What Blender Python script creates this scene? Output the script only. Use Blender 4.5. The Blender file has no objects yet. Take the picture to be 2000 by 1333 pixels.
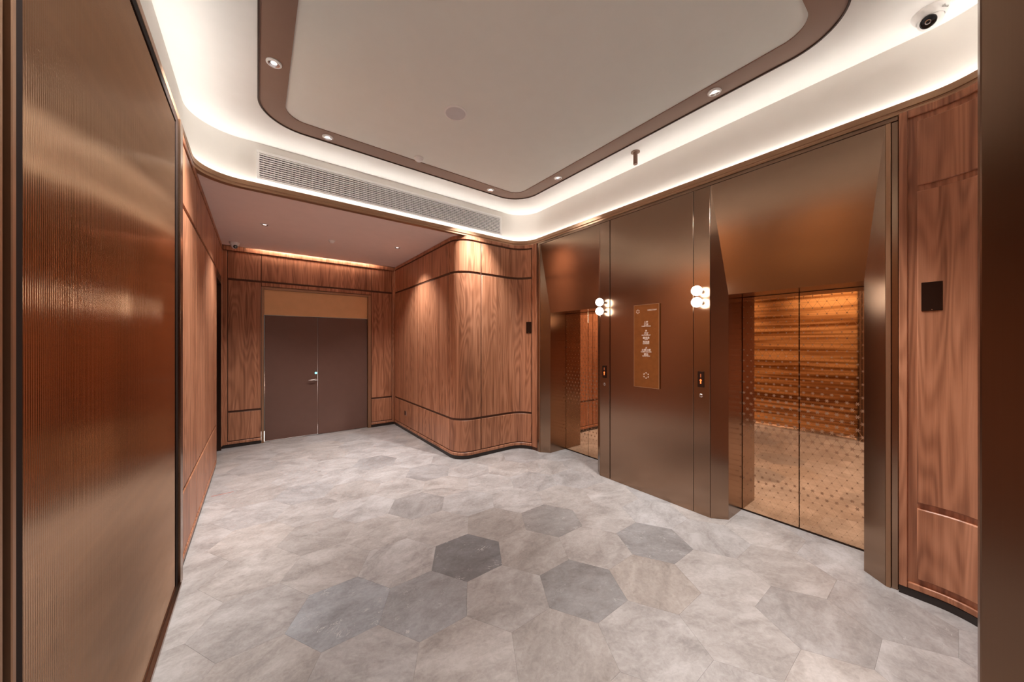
import bpy, bmesh, math, random
from mathutils import Vector, Matrix
PI = math.pi
random.seed(7)
sc = bpy.context.scene
COL = sc.collection

# ------------------------------------------------------------------ camera, world, exposure
CAM_H = 1.6
F_PX, YAW = 660.0, math.atan(498 / 660)
cd = bpy.data.cameras.new('camera')
cam = bpy.data.objects.new('camera', cd)
COL.objects.link(cam)
cam.location = (0, 0, CAM_H)
cam.rotation_euler = (PI / 2, 0, -YAW)
cd.sensor_width = 36
cd.lens = 36 * F_PX / 2000
cd.shift_y = 3.5 / 2000
cd.clip_start = 0.02
sc.camera = cam
w = bpy.data.worlds.new('world')
sc.world = w
w.use_nodes = True
w.node_tree.nodes['Background'].inputs[0].default_value = (1, 0.85, 0.72, 1)
w.node_tree.nodes['Background'].inputs[1].default_value = 0.02
sc.view_settings.view_transform = 'Standard'
sc.view_settings.look = 'None'
sc.view_settings.gamma = 1
sc.view_settings.use_curve_mapping = False
sc.view_settings.exposure = 2.2
LED_STRENGTH = 4.2
SPOT_W = 65.0
GLOBE_STRENGTH = 2.6
try:
    sc.cycles.use_denoising = True
    sc.cycles.max_bounces = 10
    sc.cycles.diffuse_bounces = 6
    sc.cycles.glossy_bounces = 8
    sc.cycles.sample_clamp_indirect = 6
    sc.cycles.caustics_reflective = False
    sc.cycles.caustics_refractive = False
except Exception:
    pass

# ------------------------------------------------------------------ helpers
def link_mesh(name, bm, mat, parent=None, smooth=None, mats=None):
    me = bpy.data.meshes.new(name)
    bm.normal_update()
    bm.to_mesh(me)
    bm.free()
    for m in (mats or [mat]):
        me.materials.append(m)
    if smooth is not None:
        me.shade_smooth()
        me.set_sharp_from_angle(angle=math.radians(smooth))
    o = bpy.data.objects.new(name, me)
    COL.objects.link(o)
    if parent:
        o.parent = parent
    return o

def structure(o, label=None):
    o['kind'] = 'structure'
    if label:
        o['label'] = label
    return o

def empty(name, loc=(0, 0, 0), kind=None):
    o = bpy.data.objects.new(name, None)
    o.empty_display_size = 0.1
    COL.objects.link(o)
    o.location = loc
    if kind:
        o['kind'] = kind
    return o

def tag(o, label, cat, group=None):
    o['label'] = label
    o['category'] = cat
    if group:
        o['group'] = group
    return o

def copy_tree(o, parent=None):
    c = o.copy()
    COL.objects.link(c)
    if parent:
        c.parent = parent
    for ch in o.children:
        copy_tree(ch, c)
    return c

def box(bm, x0, x1, y0, y1, z0, z1, bev=0.0, mi=0):
    vs = [bm.verts.new((x, y, z)) for x in (x0, x1) for y in (y0, y1) for z in (z0, z1)]
    idx = [(0, 1, 3, 2), (4, 6, 7, 5), (0, 4, 5, 1), (2, 3, 7, 6), (0, 2, 6, 4), (1, 5, 7, 3)]
    fs = [bm.faces.new([vs[i] for i in q]) for q in idx]
    for f in fs:
        f.material_index = mi
    if bev > 0:
        es = list({e for f in fs for e in f.edges})
        bmesh.ops.bevel(bm, geom=es, offset=bev, segments=1, affect='EDGES', profile=0.5)
    return bm

def prism(bm, pts, ext):
    """closed prism: polygon pts (3D) pushed by vector ext"""
    a = [bm.verts.new(p) for p in pts]
    b = [bm.verts.new(Vector(p) + Vector(ext)) for p in pts]
    bm.faces.new(a)
    bm.faces.new(b[::-1])
    n = len(pts)
    for i in range(n):
        j = (i + 1) % n
        bm.faces.new([a[j], a[i], b[i], b[j]])
    bmesh.ops.recalc_face_normals(bm, faces=bm.faces[:])

def lathe(bm, prof, n=32, mat=None, mi=0):
    """prof: list of (r, z). Revolve round Z, then transform by mat."""
    M = mat or Matrix.Identity(4)
    rings = []
    for r, z in prof:
        if r < 1e-6:
            rings.append([bm.verts.new(M @ Vector((0, 0, z)))])
        else:
            rings.append([bm.verts.new(M @ Vector((r * math.cos(2 * PI * k / n), r * math.sin(2 * PI * k / n), z))) for k in range(n)])
    for a, b in zip(rings, rings[1:]):
        for k in range(n):
            l = (k + 1) % n
            if len(a) == 1 and len(b) == 1:
                continue
            if len(a) == 1:
                f = bm.faces.new([a[0], b[l], b[k]])
            elif len(b) == 1:
                f = bm.faces.new([a[k], a[l], b[0]])
            else:
                f = bm.faces.new([a[k], a[l], b[l], b[k]])
            f.material_index = mi

def axis_to(direction, origin=(0, 0, 0)):
    """matrix sending +Z to direction"""
    return Matrix.Translation(origin) @ Vector(direction).to_track_quat('Z', 'Y').to_matrix().to_4x4()

class Path:
    """plan curve made of lines and arcs; room lies to the right hand of travel"""
    def __init__(self, start):
        self.segs = []
        self.p = start
        self.L = 0.0
    def line(self, q):
        l = math.dist(self.p, q)
        self.segs.append(('l', self.L, l, self.p, q))
        self.L += l
        self.p = q
        return self
    def arc(self, c, a0, a1):
        r = math.dist(self.p, c)
        l = abs(a1 - a0) * r
        self.segs.append(('a', self.L, l, c, r, a0, a1))
        self.L += l
        self.p = (c[0] + r * math.cos(a1), c[1] + r * math.sin(a1))
        return self
    def at(self, s):
        sg = self.segs[-1]
        for g in self.segs:
            if s <= g[1] + g[2]:
                sg = g
                break
        t = (s - sg[1]) / sg[2]
        if sg[0] == 'l':
            (ax, ay), (bx, by) = sg[3], sg[4]
            x, y = ax + (bx - ax) * t, ay + (by - ay) * t
            dx, dy = (bx - ax) / sg[2], (by - ay) / sg[2]
        else:
            c, r, a0, a1 = sg[3:]
            a = a0 + (a1 - a0) * t
            x, y = c[0] + r * math.cos(a), c[1] + r * math.sin(a)
            k = 1 if a1 > a0 else -1
            dx, dy = -math.sin(a) * k, math.cos(a) * k
        return x, y, dy, -dx
    def stops(self, s0, s1):
        out = []
        for g in self.segs:
            lo, hi = max(s0, g[1]), min(s1, g[1] + g[2])
            if hi - lo < 1e-5:
                continue
            if g[0] == 'a':
                n = max(2, int((hi - lo) / 0.022))
                out += [lo + (hi - lo) * k / n for k in range(n + 1)]
            else:
                out += [lo, hi]
        r = []
        for v in sorted(out):
            if s0 + 1e-4 < v < s1 - 1e-4 and (not r or v - r[-1] > 1e-4):
                r.append(v)
        return r

def slab(bm, path, s0, s1, z0, z1, d0, d1, ch=0.002):
    """panel along a path between depths d0 (back) and d1 (front) with chamfered rim and metric UVs"""
    uvl = bm.loops.layers.uv.verify()
    mid = [s for s in path.stops(s0, s1) if s0 + ch + 1e-4 < s < s1 - ch - 1e-4]
    S = [(s0, d0), (s0, d1 - ch), (s0 + ch, d1)] + [(s, d1) for s in mid] + [(s1 - ch, d1), (s1, d1 - ch), (s1, d0)]
    Z = [(z0, d0), (z0, d1 - ch), (z0 + ch, d1), (z1 - ch, d1), (z1, d1 - ch), (z1, d0)]
    V = []
    for s, ds in S:
        x, y, nx, ny = path.at(s)
        V.append([(bm.verts.new((x + nx * min(ds, dz), y + ny * min(ds, dz), z)), s, z) for z, dz in Z])
    ns, nz = len(S), len(Z)
    for i in range(ns - 1):
        for j in range(nz - 1):
            if i in (0, ns - 2) and j in (0, nz - 2):
                continue
            q = [V[i][j], V[i][j + 1], V[i + 1][j + 1], V[i + 1][j]]
            f = bm.faces.new([v[0] for v in q])
            for lp, v in zip(f.loops, q):
                lp[uvl].uv = (v[1], v[2])

def panel(name, path, s0, s1, z0, z1, d0, d1, mat, parent, ch=0.002):
    bm = bmesh.new()
    slab(bm, path, s0, s1, z0, z1, d0, d1, ch)
    return link_mesh(name, bm, mat, parent, smooth=35)

def rrect(x0, x1, y0, y1, r, n=16):
    pts = []
    for cx, cy, a in ((x1 - r, y1 - r, 0), (x0 + r, y1 - r, PI / 2), (x0 + r, y0 + r, PI), (x1 - r, y0 + r, 1.5 * PI)):
        pts += [(cx + r * math.cos(a + PI / 2 * k / n), cy + r * math.sin(a + PI / 2 * k / n)) for k in range(n + 1)]
    return pts

def sweep(bm, base, prof):
    """sweep profile of (inset, z) round a rounded rectangle base=(x0,x1,y0,y1,r)"""
    x0, x1, y0, y1, r = base
    rings = []
    for i, z in prof:
        rings.append([bm.verts.new((x, y, z)) for x, y in rrect(x0 + i, x1 - i, y0 + i, y1 - i, max(0.02, r - i))])
    n = len(rings[0])
    for a, b in zip(rings, rings[1:]):
        for k in range(n):
            l = (k + 1) % n
            bm.faces.new([a[k], a[l], b[l], b[k]])

# ------------------------------------------------------------------ materials
def new_mat(name):
    m = bpy.data.materials.new(name)
    m.use_nodes = True
    nt = m.node_tree
    b = nt.nodes['Principled BSDF']
    return m, nt, b

def N(nt, t, **kw):
    n = nt.nodes.new(t)
    for k, v in kw.items():
        if k == 'inp':
            for a, b in v.items():
                n.inputs[a].default_value = b
        else:
            setattr(n, k, v)
    return n

def ramp(nt, stops):
    r = nt.nodes.new('ShaderNodeValToRGB')
    e = r.color_ramp.elements
    while len(e) > 1:
        e.remove(e[-1])
    e[0].position, e[0].color = stops[0][0], (*stops[0][1], 1)
    for p, c in stops[1:]:
        k = e.new(p)
        k.color = (*c, 1)
    return r

def mathn(nt, op, a, b=None, c=None):
    n = nt.nodes.new('ShaderNodeMath')
    n.operation = op
    for i, v in enumerate((a, b, c)):
        if v is None:
            continue
        if isinstance(v, (int, float)):
            n.inputs[i].default_value = v
        else:
            nt.links.new(v, n.inputs[i])
    return n.outputs[0]

def plain(name, col, rough=0.5, metal=0.0, noise=0.04, nscale=8.0, spec=0.5):
    m, nt, b = new_mat(name)
    tc = N(nt, 'ShaderNodeNewGeometry')
    ns = N(nt, 'ShaderNodeTexNoise', inp={'Scale': nscale, 'Detail': 4.0})
    nt.links.new(tc.outputs['Position'], ns.inputs['Vector'])
    lo = tuple(c * (1 - noise) for c in col)
    hi = tuple(min(1, c * (1 + noise)) for c in col)
    r = ramp(nt, [(0.3, lo), (0.7, hi)])
    nt.links.new(ns.outputs['Fac'], r.inputs[0])
    nt.links.new(r.outputs[0], b.inputs['Base Color'])
    b.inputs['Roughness'].default_value = rough
    b.inputs['Metallic'].default_value = metal
    b.inputs['Specular IOR Level'].default_value = spec
    return m

def brushed(name, col, rough=0.3, aniso=0.65, dark=0.82):
    m, nt, b = new_mat(name)
    g = N(nt, 'ShaderNodeNewGeometry')
    mp = N(nt, 'ShaderNodeMapping', inp={'Scale': (220, 220, 1.2)})
    nt.links.new(g.outputs['Position'], mp.inputs['Vector'])
    ns = N(nt, 'ShaderNodeTexNoise', inp={'Scale': 1.0, 'Detail': 3.0})
    nt.links.new(mp.outputs[0], ns.inputs['Vector'])
    big = N(nt, 'ShaderNodeTexNoise', inp={'Scale': 1.6, 'Detail': 3.0})
    nt.links.new(g.outputs['Position'], big.inputs['Vector'])
    mx = mathn(nt, 'ADD', mathn(nt, 'MULTIPLY', ns.outputs['Fac'], 0.55), mathn(nt, 'MULTIPLY', big.outputs['Fac'], 0.45))
    r = ramp(nt, [(0.3, tuple(c * dark for c in col)), (0.7, col)])
    nt.links.new(mx, r.inputs[0])
    nt.links.new(r.outputs[0], b.inputs['Base Color'])
    rr = N(nt, 'ShaderNodeMapRange', inp={'To Min': rough, 'To Max': rough * 1.01})
    nt.links.new(ns.outputs['Fac'], rr.inputs['Value'])
    nt.links.new(rr.outputs[0], b.inputs['Roughness'])
    b.inputs['Metallic'].default_value = 1.0
    b.inputs['Anisotropic'].default_value = aniso
    cr = N(nt, 'ShaderNodeVectorMath', operation='CROSS_PRODUCT')
    nt.links.new(g.outputs['Normal'], cr.inputs[0])
    cr.inputs[1].default_value = (0.001, 0.002, 1)
    nm = N(nt, 'ShaderNodeVectorMath', operation='NORMALIZE')
    nt.links.new(cr.outputs[0], nm.inputs[0])
    nt.links.new(nm.outputs[0], b.inputs['Tangent'])
    return m

def wood(name, gain=1.0, rough=0.42):
    m, nt, b = new_mat(name)
    uv = N(nt, 'ShaderNodeUVMap')
    oi = N(nt, 'ShaderNodeObjectInfo')
    off = N(nt, 'ShaderNodeCombineXYZ')
    nt.links.new(mathn(nt, 'MULTIPLY', oi.outputs['Random'], 37.0), off.inputs[0])
    nt.links.new(mathn(nt, 'MULTIPLY', oi.outputs['Random'], 91.0), off.inputs[1])
    ad = N(nt, 'ShaderNodeVectorMath', operation='ADD')
    nt.links.new(uv.outputs[0], ad.inputs[0])
    nt.links.new(off.outputs[0], ad.inputs[1])
    def noise(scale, detail, dist=0.0, s=1.0):
        mp = N(nt, 'ShaderNodeMapping', inp={'Scale': (*scale, 1)})
        nt.links.new(ad.outputs[0], mp.inputs['Vector'])
        n = N(nt, 'ShaderNodeTexNoise', inp={'Scale': s, 'Detail': detail, 'Distortion': dist})
        nt.links.new(mp.outputs[0], n.inputs['Vector'])
        return n.outputs['Fac']
    low = noise((5.5, 0.55), 1.0, 0.25)                   # contour lines of this give cathedral grain
    ring = mathn(nt, 'SINE', mathn(nt, 'MULTIPLY', low, 95.0))
    ring = mathn(nt, 'MULTIPLY_ADD', ring, 0.5, 0.5)
    streak = noise((26, 0.5), 4.0, 0.3)
    fine = noise((260, 5.0), 3.0)
    broad = noise((5, 0.25), 2.0)
    f = mathn(nt, 'MULTIPLY', streak, 0.60)
    f = mathn(nt, 'ADD', f, mathn(nt, 'MULTIPLY', ring, 0.12))
    f = mathn(nt, 'ADD', f, mathn(nt, 'MULTIPLY', fine, 0.16))
    f = mathn(nt, 'ADD', f, mathn(nt, 'MULTIPLY', broad, 0.30))
    g = gain
    r = ramp(nt, [(0.36, (0.105 * g, 0.039 * g, 0.0185 * g)), (0.50, (0.20 * g, 0.077 * g, 0.038 * g)),
                  (0.62, (0.285 * g, 0.12 * g, 0.062 * g)), (0.78, (0.37 * g, 0.168 * g, 0.094 * g))])
    nt.links.new(f, r.inputs[0])
    nt.links.new(r.outputs[0], b.inputs['Base Color'])
    b.inputs['Roughness'].default_value = rough
    bp = N(nt, 'ShaderNodeBump', inp={'Strength': 0.08, 'Distance': 0.002})
    nt.links.new(fine, bp.inputs['Height'])
    nt.links.new(bp.outputs[0], b.inputs['Normal'])
    return m

def stone(name):
    m, nt, b = new_mat(name)
    g = N(nt, 'ShaderNodeNewGeometry')
    oi = N(nt, 'ShaderNodeObjectInfo')
    ang = mathn(nt, 'MULTIPLY', mathn(nt, 'SUBTRACT', oi.outputs['Random'], 0.5), 1.2)
    vr = N(nt, 'ShaderNodeVectorRotate', rotation_type='Z_AXIS')
    nt.links.new(g.outputs['Position'], vr.inputs['Vector'])
    nt.links.new(ang, vr.inputs['Angle'])
    off = N(nt, 'ShaderNodeCombineXYZ')
    nt.links.new(mathn(nt, 'MULTIPLY', oi.outputs['Random'], 53.0), off.inputs[0])
    nt.links.new(mathn(nt, 'MULTIPLY', oi.outputs['Random'], 29.0), off.inputs[1])
    ad = N(nt, 'ShaderNodeVectorMath', operation='ADD')
    nt.links.new(vr.outputs[0], ad.inputs[0])
    nt.links.new(off.outputs[0], ad.inputs[1])
    def noise(scale, s, detail, dist=0.0, rough=0.55):
        mp = N(nt, 'ShaderNodeMapping', inp={'Scale': scale})
        nt.links.new(ad.outputs[0], mp.inputs['Vector'])
        n = N(nt, 'ShaderNodeTexNoise', inp={'Scale': s, 'Detail': detail, 'Distortion': dist, 'Roughness': rough})
        nt.links.new(mp.outputs[0], n.inputs['Vector'])
        return n.outputs['Fac']
    cloud = noise((1, 1.7, 1), 3.0, 6.0, 0.8)
    grit = noise((1, 1, 1), 60.0, 4.0, 0.3, 0.7)
    mott = noise((1, 1.5, 1), 14.0, 5.0, 1.2, 0.65)
    f = mathn(nt, 'ADD', mathn(nt, 'MULTIPLY', cloud, 0.5), mathn(nt, 'ADD', mathn(nt, 'MULTIPLY', grit, 0.2), mathn(nt, 'MULTIPLY', mott, 0.32)))
    r = ramp(nt, [(0.38, (0.62, 0.60, 0.585)), (0.5, (0.87, 0.855, 0.84)), (0.62, (1.10, 1.10, 1.10))])
    nt.links.new(f, r.inputs[0])
    mul = N(nt, 'ShaderNodeMix', data_type='RGBA', blend_type='MULTIPLY', inp={0: 1.0})
    nt.links.new(r.outputs[0], mul.inputs[6])
    nt.links.new(oi.outputs['Color'], mul.inputs[7])
    # thin pale calcite veins and flecks; strength carried by the tile's own alpha
    vn = noise((1, 1.4, 1), 2.6, 5.0, 1.5, 0.6)
    v = mathn(nt, 'ABSOLUTE', mathn(nt, 'SUBTRACT', vn, 0.5))
    vm = N(nt, 'ShaderNodeMapRange', inp={'From Min': 0.0, 'From Max': 0.006, 'To Min': 1.0, 'To Max': 0.0})
    nt.links.new(v, vm.inputs['Value'])
    brk = N(nt, 'ShaderNodeMapRange', inp={'From Min': 0.52, 'From Max': 0.62})
    nt.links.new(noise((1, 1, 1), 9.0, 3.0), brk.inputs['Value'])
    vs = mathn(nt, 'MULTIPLY', mathn(nt, 'MULTIPLY', vm.outputs[0], brk.outputs[0]), mathn(nt, 'SUBTRACT', 1.0, oi.outputs['Alpha']))
    fl = N(nt, 'ShaderNodeMapRange', inp={'From Min': 0.72, 'From Max': 0.76})
    nt.links.new(noise((1, 2.6, 1), 17.0, 3.0, 2.0), fl.inputs['Value'])
    vs2 = mathn(nt, 'MULTIPLY', mathn(nt, 'MULTIPLY', fl.outputs[0], 1.4), mathn(nt, 'SUBTRACT', 1.0, oi.outputs['Alpha']))
    vv = mathn(nt, 'MINIMUM', mathn(nt, 'ADD', vs, vs2), 1.0)
    mv = N(nt, 'ShaderNodeMix', data_type='RGBA', inp={7: (0.62, 0.58, 0.56, 1)})
    nt.links.new(vv, mv.inputs[0])
    nt.links.new(mul.outputs[2], mv.inputs[6])
    nt.links.new(mv.outputs[2], b.inputs['Base Color'])
    rr = N(nt, 'ShaderNodeMapRange', inp={'To Min': 0.27, 'To Max': 0.42})
    nt.links.new(mott, rr.inputs['Value'])
    nt.links.new(rr.outputs[0], b.inputs['Roughness'])
    b.inputs['Specular IOR Level'].default_value = 0.45
    return m

def etched(name):
    """mirror polished bronze with an etched field of six pointed stars"""
    m, nt, b = new_mat(name)
    tc = N(nt, 'ShaderNodeTexCoord')
    sx = N(nt, 'ShaderNodeSeparateXYZ')
    nt.links.new(tc.outputs['Object'], sx.inputs[0])
    u, v = sx.outputs[1], sx.outputs[2]
    A = 0.059
    B = A * math.sqrt(3)
    def cell(shift):
        pu = mathn(nt, 'ADD', mathn(nt, 'DIVIDE', u, A), shift)
        pv = mathn(nt, 'ADD', mathn(nt, 'DIVIDE', v, B), shift)
        fu = mathn(nt, 'MULTIPLY', mathn(nt, 'SUBTRACT', pu, mathn(nt, 'ROUND', pu)), A)
        fv = mathn(nt, 'MULTIPLY', mathn(nt, 'SUBTRACT', pv, mathn(nt, 'ROUND', pv)), B)
        r2 = mathn(nt, 'ADD', mathn(nt, 'MULTIPLY', fu, fu), mathn(nt, 'MULTIPLY', fv, fv))
        return fu, fv, r2
    u1, v1, r1 = cell(0.0)
    u2, v2, r2 = cell(0.5)
    pick = mathn(nt, 'LESS_THAN', r1, r2)
    def mixv(a, c):
        return mathn(nt, 'ADD', mathn(nt, 'MULTIPLY', a, pick), mathn(nt, 'MULTIPLY', c, mathn(nt, 'SUBTRACT', 1.0, pick)))
    qu, qv = mixv(u1, u2), mixv(v1, v2)
    rad = mathn(nt, 'SQRT', mathn(nt, 'MINIMUM', r1, r2))
    ang = mathn(nt, 'ARCTAN2', qv, qu)
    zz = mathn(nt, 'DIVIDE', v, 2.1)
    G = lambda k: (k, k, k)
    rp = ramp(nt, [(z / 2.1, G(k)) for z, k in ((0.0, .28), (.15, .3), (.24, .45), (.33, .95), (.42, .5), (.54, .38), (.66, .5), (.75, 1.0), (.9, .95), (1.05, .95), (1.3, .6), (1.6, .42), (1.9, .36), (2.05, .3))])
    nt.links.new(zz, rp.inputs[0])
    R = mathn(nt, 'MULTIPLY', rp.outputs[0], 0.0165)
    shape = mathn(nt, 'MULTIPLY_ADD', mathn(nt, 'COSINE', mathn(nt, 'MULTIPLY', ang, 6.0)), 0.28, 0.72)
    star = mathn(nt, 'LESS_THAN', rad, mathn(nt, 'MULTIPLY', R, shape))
    ds = None
    for k in range(3):
        a = PI / 3 * k
        d = mathn(nt, 'ABSOLUTE', mathn(nt, 'ADD', mathn(nt, 'MULTIPLY', qu, -math.sin(a)), mathn(nt, 'MULTIPLY', qv, math.cos(a))))
        ds = d if ds is None else mathn(nt, 'MINIMUM', ds, d)
    line = mathn(nt, 'MULTIPLY', mathn(nt, 'LESS_THAN', ds, 0.0010), 0.35)
    mask = mathn(nt, 'MAXIMUM', star, line)
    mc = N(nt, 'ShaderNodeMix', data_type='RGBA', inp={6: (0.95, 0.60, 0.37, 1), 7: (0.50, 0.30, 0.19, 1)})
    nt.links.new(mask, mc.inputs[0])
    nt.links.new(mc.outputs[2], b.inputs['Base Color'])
    rr = N(nt, 'ShaderNodeMapRange', inp={'To Min': 0.035, 'To Max': 0.5})
    nt.links.new(mask, rr.inputs['Value'])
    nt.links.new(rr.outputs[0], b.inputs['Roughness'])
    b.inputs['Metallic'].default_value = 1.0
    return m

def streaked(name):
    """ribbed amber sheet with level wood figure in its depth"""
    m, nt, b = new_mat(name)
    g = N(nt, 'ShaderNodeNewGeometry')
    mp = N(nt, 'ShaderNodeMapping', inp={'Scale': (1, 0.6, 24)})
    nt.links.new(g.outputs['Position'], mp.inputs['Vector'])
    ns = N(nt, 'ShaderNodeTexNoise', inp={'Scale': 1.0, 'Detail': 2.0, 'Distortion': 0.3})
    nt.links.new(mp.outputs[0], ns.inputs['Vector'])
    r = ramp(nt, [(0.40, (0.20, 0.06, 0.015)), (0.5, (0.55, 0.235, 0.075)), (0.60, (0.98, 0.50, 0.19))])
    nt.links.new(ns.outputs['Fac'], r.inputs[0])
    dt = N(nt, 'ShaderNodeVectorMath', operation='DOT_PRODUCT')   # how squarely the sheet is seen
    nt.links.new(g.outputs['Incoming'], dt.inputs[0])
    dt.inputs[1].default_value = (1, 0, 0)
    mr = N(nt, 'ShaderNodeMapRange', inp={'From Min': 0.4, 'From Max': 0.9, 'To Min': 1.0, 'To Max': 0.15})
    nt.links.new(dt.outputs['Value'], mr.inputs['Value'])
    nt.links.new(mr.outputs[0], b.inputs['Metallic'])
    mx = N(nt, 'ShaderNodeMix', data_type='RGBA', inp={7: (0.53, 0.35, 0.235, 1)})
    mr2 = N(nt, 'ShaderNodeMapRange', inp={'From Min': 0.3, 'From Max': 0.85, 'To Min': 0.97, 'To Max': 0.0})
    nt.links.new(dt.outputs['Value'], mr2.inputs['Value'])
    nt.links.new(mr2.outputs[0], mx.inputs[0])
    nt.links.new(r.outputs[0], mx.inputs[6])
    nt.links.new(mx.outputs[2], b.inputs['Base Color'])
    b.inputs['Roughness'].default_value = 0.11
    return m

def emit(name, col, strength):
    m, nt, b = new_mat(name)
    b.inputs['Base Color'].default_value = (*col, 1)
    b.inputs['Emission Color'].default_value = (*col, 1)
    b.inputs['Emission Strength'].default_value = strength
    return m

M_WOOD = wood('walnut veneer', 1.6)
M_GROOVE = plain('walnut groove', (0.10, 0.040, 0.021), 0.6)
M_PLINTH = plain('dark plinth', (0.022, 0.014, 0.011), 0.4)
M_BRONZE = brushed('brushed bronze', (0.345, 0.23, 0.162), 0.23, 0.5, 0.94)
M_BRONZE_L = brushed('light bronze trim', (0.46, 0.285, 0.18), 0.46, 0.2, 0.94)
M_BRONZE_D = brushed('dark bronze frame', (0.085, 0.05, 0.038), 0.3, 0.3)
M_FLUTE = streaked('fluted glass over streaked veneer')
M_COLUMN = brushed('dark brushed bronze column', (0.20, 0.125, 0.085), 0.3, 0.4, 0.94)
M_GAP = plain('shadow gap', (0.02, 0.011, 0.008), 0.7, spec=0.08)
M_WHITE = plain('white ceiling paint', (0.80, 0.775, 0.74), 0.85, noise=0.01)
M_CREAM = plain('cream ceiling paint', (0.88, 0.88, 0.87), 0.85, noise=0.01)
M_CREAM_C = plain('cream tinted against red bounce', (0.86, 0.89, 0.86), 0.85, noise=0.01)  # same cream shifted to green, offsetting red bounced light in the colour
M_RING = plain('brown ceiling paint', (0.28, 0.172, 0.128), 0.45, noise=0.02)
M_RING_GAP = plain('painted ring shadow gap', (0.05, 0.028, 0.02), 0.5)  # dark colour stands in for the shade of a narrow groove
M_SOFFIT = plain('rose brown soffit paint', (0.85, 0.68, 0.62), 0.8, noise=0.015)
M_TRANSOM = plain('gold bronze transom', (0.80, 0.47, 0.24), 0.4, 0.3, 0.03)
M_DOOR = plain('brown painted door', (0.155, 0.080, 0.060), 0.42, noise=0.03)
M_STONE = stone('taupe limestone')
M_GROUT = plain('grout', (0.40, 0.35, 0.32), 0.8)
M_ETCH = etched('etched mirror bronze')
M_PLASTIC = plain('white plastic', (0.88, 0.88, 0.88), 0.35, noise=0.01)
M_GRILLE = plain('grille enamel', (0.90, 0.90, 0.89), 0.4, noise=0.01)
M_DUCT = plain('dark duct', (0.05, 0.055, 0.065), 0.8)
M_BLACK = plain('black gloss', (0.012, 0.011, 0.011), 0.15)
M_CHROME = plain('satin chrome', (0.62, 0.58, 0.55), 0.22, 1.0, 0.02)
M_REFL = plain('downlight reflector', (0.78, 0.78, 0.80), 0.18, 1.0, 0.02)
M_INDIC = plain('indicator plate', (0.028, 0.011, 0.006), 0.6, spec=0.05)
M_SIGN = plain('amber bronze sign plate', (0.32, 0.118, 0.032), 0.35, 0.6, 0.08, 20)
M_SIGNEDGE = plain('sign plate rim', (0.55, 0.34, 0.2), 0.3, 0.8)
M_INK = plain('cream lettering', (0.86, 0.70, 0.58), 0.5, noise=0.0)
M_GREYINK = plain('grey lettering', (0.30, 0.29, 0.28), 0.5, noise=0.0)
M_SPEAKER = plain('speaker mesh', (0.66, 0.66, 0.69), 0.7)
M_LED = emit('cove led', (1.0, 0.935, 0.85), LED_STRENGTH)
M_SLOT = emit('slot led', (1.0, 0.92, 0.84), 15.0)
M_GLOBE = emit('opal glass globe', (1.0, 0.93, 0.82), GLOBE_STRENGTH)
M_LENS = emit('downlight lens', (1.0, 0.94, 0.9), 0.45)
M_REDLED = emit('red display', (1.0, 0.14, 0.03), 0.5)
M_DIMLED = emit('dim red display', (0.4, 0.10, 0.03), 0.08)
M_CYAN = emit('cyan latch light', (0.2, 0.75, 0.85), 0.5)
M_RED = plain('red tape', (0.50, 0.16, 0.12), 0.6)

# ------------------------------------------------------------------ plan
XL, XR, YB, YH, YF = -0.43, 3.30, 6.70, 4.07, -0.19
ZC, ZS = 3.07, 3.55                      # cornice underside, tray ceiling
BASE = (XL, XR, YF, YH, 0.31)

# ------------------------------------------------------------------ floor of hexagonal slabs
bm = bmesh.new()
box(bm, -0.7, 4.0, -3.3, 7.6, -0.12, -0.004)
floor = structure(link_mesh('floor', bm, M_GROUT), 'grey taupe stone floor of large hexagonal slabs')
S = 0.286
DX, DY = 1.5 * S, math.sqrt(3) * S
OX, OY = 1.694, 1.49
bm = bmesh.new()
g = 0.00025
def hexring(r, z):
    return [bm.verts.new((r * math.cos(PI / 3 * k), r * math.sin(PI / 3 * k), z)) for k in range(6)]
r0, r1, r2 = hexring(S - g, -0.004), hexring(S - g, -0.0004), hexring(S - g - 0.0004, 0.0)
for a, b_ in ((r0, r1), (r1, r2)):
    for k in range(6):
        bm.faces.new([a[k], a[(k + 1) % 6], b_[(k + 1) % 6], b_[k]])
bm.faces.new(r2)
tile_me = bpy.data.meshes.new('tile')
bm.to_mesh(tile_me)
bm.free()
tile_me.materials.append(M_STONE)
SPECIAL = {  # (column, row): tone, warmth, vein
    (-1, 1): (0.50, -.06, 1.0), (2, 0): (0.70, -.02, .8), (0, 0): (0.67, -.02, .5), (-1, 3): (0.80, -.01, .5),
    (-2, 1): (0.82, -.05, .7), (-3, 1): (0.88, -.08, 1.0), (1, 1): (0.70, 0, .6), (0, 1): (0.84, .03, .0),
    (0, 2): (0.80, .03, .2), (-1, 0): (0.92, .01, 0), (1, -1): (0.88, .06, .1), (2, -2): (0.86, 0, .2), (3, -3): (0.84, 0, .5),
    (-1, 6): (0.80, -.02, .5), (0, 5): (0.86, -.02, .3), (-2, 5): (0.88, .02, .1), (-2, -1): (0.88, .03, 0), (-1, -1): (0.87, .03, .2),
    (-3, 3): (0.9, .02, .3), (-2, 2): (1.10, -.01, .0), (-3, 5): (0.92, -.02, .5), (2, 3): (0.96, -.01, .4), (1, 5): (0.9, -.01, .6),
    (-4, 0): (0.9, .03, 0), (3, -1): (0.93, 0, .1), (0, -3): (0.88, 0, .3),
}
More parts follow.
